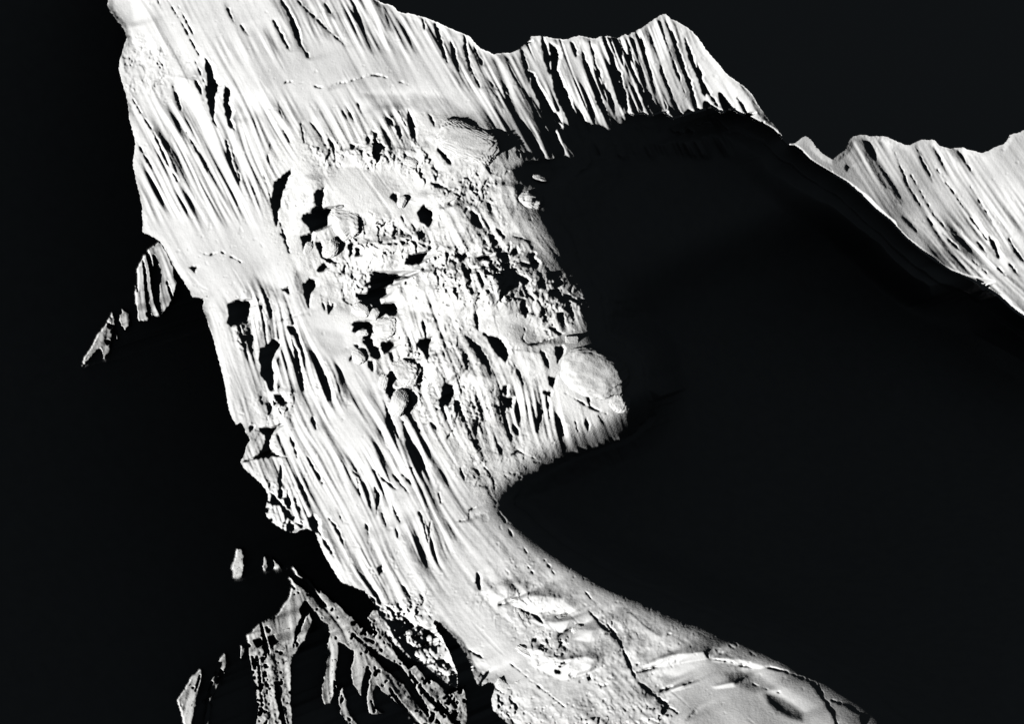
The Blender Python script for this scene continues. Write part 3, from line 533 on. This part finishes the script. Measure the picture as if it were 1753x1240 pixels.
# ------------------------------------------------------------------ ice blocks standing in the icefall and on the glacier
def depth_at(x, y):
    return D1[int((y - Y0) / H0), int((x - X0) / H0)]
def serac(x, y, rx, ry, roll, label, cat='serac', name='serac', ribs=0, ribdir=0, rough=.12, p=2.6, sink=.45, group='ice blocks of the icefall', seed=0, yaw=0, deep=.5, cuts=6):
    r = np.random.default_rng(seed + int(x * 7 + y))
    nu, nv = 120, 72
    th = np.linspace(0, 2 * np.pi, nu, endpoint=False); ph = np.linspace(-np.pi / 2, np.pi / 2, nv)
    T, Pp = np.meshgrid(th, ph)
    c = lambda a: np.sign(np.cos(a)) * np.abs(np.cos(a)) ** (2 / p); s = lambda a: np.sign(np.sin(a)) * np.abs(np.sin(a)) ** (2 / p)
    q = np.stack([c(Pp) * c(T), c(Pp) * s(T), s(Pp)], -1)
    n = np.zeros(T.shape)
    for k in range(26):
        f = r.normal(size=3) * (1.5 + k * .45); n += np.sin(q @ f * 1.6 + r.uniform(0, 6.3)) / (1.2 + k * .35)
    q = q * (1 + rough * n * .45)[..., None]
    for k in range(cuts):                              # broken faces
        f = r.normal(size=3); f /= np.linalg.norm(f); c0 = r.uniform(.78, .98)
        q = q - np.clip(q @ f - c0, 0, None)[..., None] * f * .85
    m2 = np.zeros(T.shape)
    for k in range(14):
        f = r.normal(size=3) * (7 + 2 * k); m2 += np.sin(q @ f + r.uniform(0, 6.3)) / (1 + .25 * k)
    q = q * (1 + .012 * m2)[..., None]
    if ribs:
        a = ribdir; w = q[..., 0] * math.cos(a) + q[..., 2] * math.sin(a)
        w2 = -q[..., 0] * math.sin(a) + q[..., 2] * math.cos(a)
        rb = np.abs(np.sin(w * ribs + 1.3 * np.sin(w2 * 3.3) + n * 1.1)) ** .7
        q = q * (1 + .06 * (rb - .5))[..., None]
    R = np.array([rx * 1.232, (rx + ry) * .5 * 1.232 * deep, ry * 1.232])
    q = q * R
    ca, sa = math.cos(yaw), math.sin(yaw)
    q = q @ np.array([[ca, sa, 0], [-sa, ca, 0], [0, 0, 1]])
    ca, sa = math.cos(roll), math.sin(roll)
    q = q @ np.array([[ca, 0, sa], [0, 1, 0], [-sa, 0, ca]])
    d = BASE[int((y - Y0) / H0), int((x - X0) / H0)]; at = lambda a, b: BASE[int((b - Y0) / H0), int((a - X0) / H0)]
    sx = (at(x + rx, y) - at(x - rx, y)) / (2 * rx * 1.232); sz = (at(x, y - ry) - at(x, y + ry)) / (2 * ry * 1.232)
    q[..., 1] += .85 * (sx * q[..., 0] + sz * q[..., 2])      # the block leans with the slope it stands on
    d += R[1] * (sink - .1)
    base = np.array([(x - 876.5) * K * d, d, -(y - 620) * K * d])
    co = (q.reshape(-1, 3)) @ M.T
    idx = np.arange(nv * nu).reshape(nv, nu); jn = np.roll(idx, -1, axis=1)
    quads = np.stack([idx[:-1], jn[:-1], jn[1:], idx[1:]], -1).reshape(-1, 4)
    o = make_mesh(name, co, quads, ICE)
    o.location = Vector(list(to_world(base[None])[0]))
    o['label'] = label; o['category'] = cat; o['group'] = group
    return o
R_ = math.radians
SER = [
 (800, 243, 54, 32, R_(-22), 'largest rounded white ice block with scored face, right of the black gullies', dict(ribs=26, ribdir=R_(70), rough=.07, p=3.2, deep=.34, sink=.04, cuts=0)),
 (592, 381, 26, 29, R_(15), 'rounded ice block with dark curved ribs beside the deep black cave', dict(ribs=16, ribdir=R_(60), rough=.11, p=2.8, cuts=3)),
 (566, 340, 13, 12, 0, 'small smooth white ice block perched above the black cave', dict(rough=.05)),
 (700, 275, 17, 10, R_(-20), 'small white ice block just left of and below the largest block', dict(rough=.12)),
 (766, 338, 20, 9, R_(8), 'long low ice block under the thin black crack', dict(rough=.1, p=3)),
 (688, 345, 8, 11, R_(-15), 'small pale block right of the lone round pit', dict(rough=.08)),
 (925, 304, 13, 5, R_(-18), 'flat dim ice slab at the edge of the great shadow', dict(rough=.06, p=4)),
 (906, 342, 26, 16, R_(-12), 'pale ice nose jutting into the great shadow, uppermost of the noses', dict(rough=.1, p=3, deep=1.3)),
 (660, 561, 21, 17, R_(10), 'pitted white ice block below the long black chasm', dict(rough=.14, p=3)),
 (617, 531, 16, 12, R_(-20), 'rounded grey ice block at the left lip of the black chasm', dict(rough=.1)),
 (641, 538, 8, 10, R_(-30), 'bright angular block touching the rounded grey one at the chasm', dict(rough=.14, p=3.5)),
 (621, 571, 11, 6, R_(12), 'small white slab bridging the lower black chasm', dict(rough=.16, p=3)),
 (614, 610, 12, 14, R_(20), 'pale overhanging ice block below the black chasm', dict(rough=.08)),
 (697, 640, 23, 20, R_(-25), 'cracked ice block with a rough right side, centre of the icefall', dict(rough=.16, p=3, ribs=9, ribdir=R_(20))),
 (683, 690, 16, 24, R_(-22), 'grey vertically ribbed ice wall beside the smooth rib', dict(ribs=16, ribdir=R_(0), rough=.06)),
 (656, 655, 9, 15, R_(-12), 'small white block left of the cracked ice block', dict(rough=.1)),
 (1016, 640, 60, 42, R_(-20), 'broad smooth snow covered nose bulging into the great shadow', dict(rough=.05, deep=.46, sink=.2, p=2.2, cuts=0)),
 (1062, 690, 17, 16, R_(-25), 'small ribbed ice bulge, rightmost lit block of the icefall', dict(ribs=12, ribdir=R_(0), rough=.1)),
 (979, 581, 11, 7, R_(-5), 'small square ice block perched on top of the broad nose', dict(rough=.06, p=5)),
 (822, 455, 19, 5, R_(6), 'low curved ice lip in the middle of the broken band', dict(rough=.08)),
 (527, 428, 8, 16, R_(-20), 'slim white ice tower at the foot of the black cave', dict(rough=.14)),
 (568, 425, 13, 20, R_(-30), 'cracked leaning ice tower under the ribbed block', dict(rough=.16)),
]
for x, y, rx, ry, ro, lb, kw in SER: serac(x, y, rx, ry, ro, lb, **kw)
GL = [
 (852, 1021, 18, 11, R_(15), 'rounded white ice block at the upper left of the glacier'),
 (918, 1030, 38, 9, R_(-6), 'long flat white ice block, top of the glacier rubble'),
 (890, 1057, 14, 12, R_(-30), 'wedge of white ice below the long flat block'),
 (950, 1070, 32, 12, R_(20), 'broad tilted white ice slab in the middle of the glacier rubble'),
 (1000, 1088, 20, 15, R_(-10), 'smooth pale ice dome right of the tilted slab'),
 (915, 1122, 30, 9, R_(-18), 'wide white ice step below the rubble, left part'),
 (975, 1142, 34, 13, R_(-25), 'wide white ice step above the bottom edge, right part'),
 (866, 1178, 17, 10, R_(-35), 'pale block beside the black hollow at the bottom edge'),
 (893, 1172, 12, 8, R_(10), 'small bright block right of the pale one near the bottom edge'),
]
for x, y, rx, ry, ro, lb in GL: serac(x, y, rx, ry, ro, lb, cat='ice block', name='ice_block', rough=.13, p=3.2, group='ice blocks on the glacier', sink=.7, deep=.45)
print('grid', NX, NY, 'sun elevation', math.degrees(math.asin(sun_w[2])))
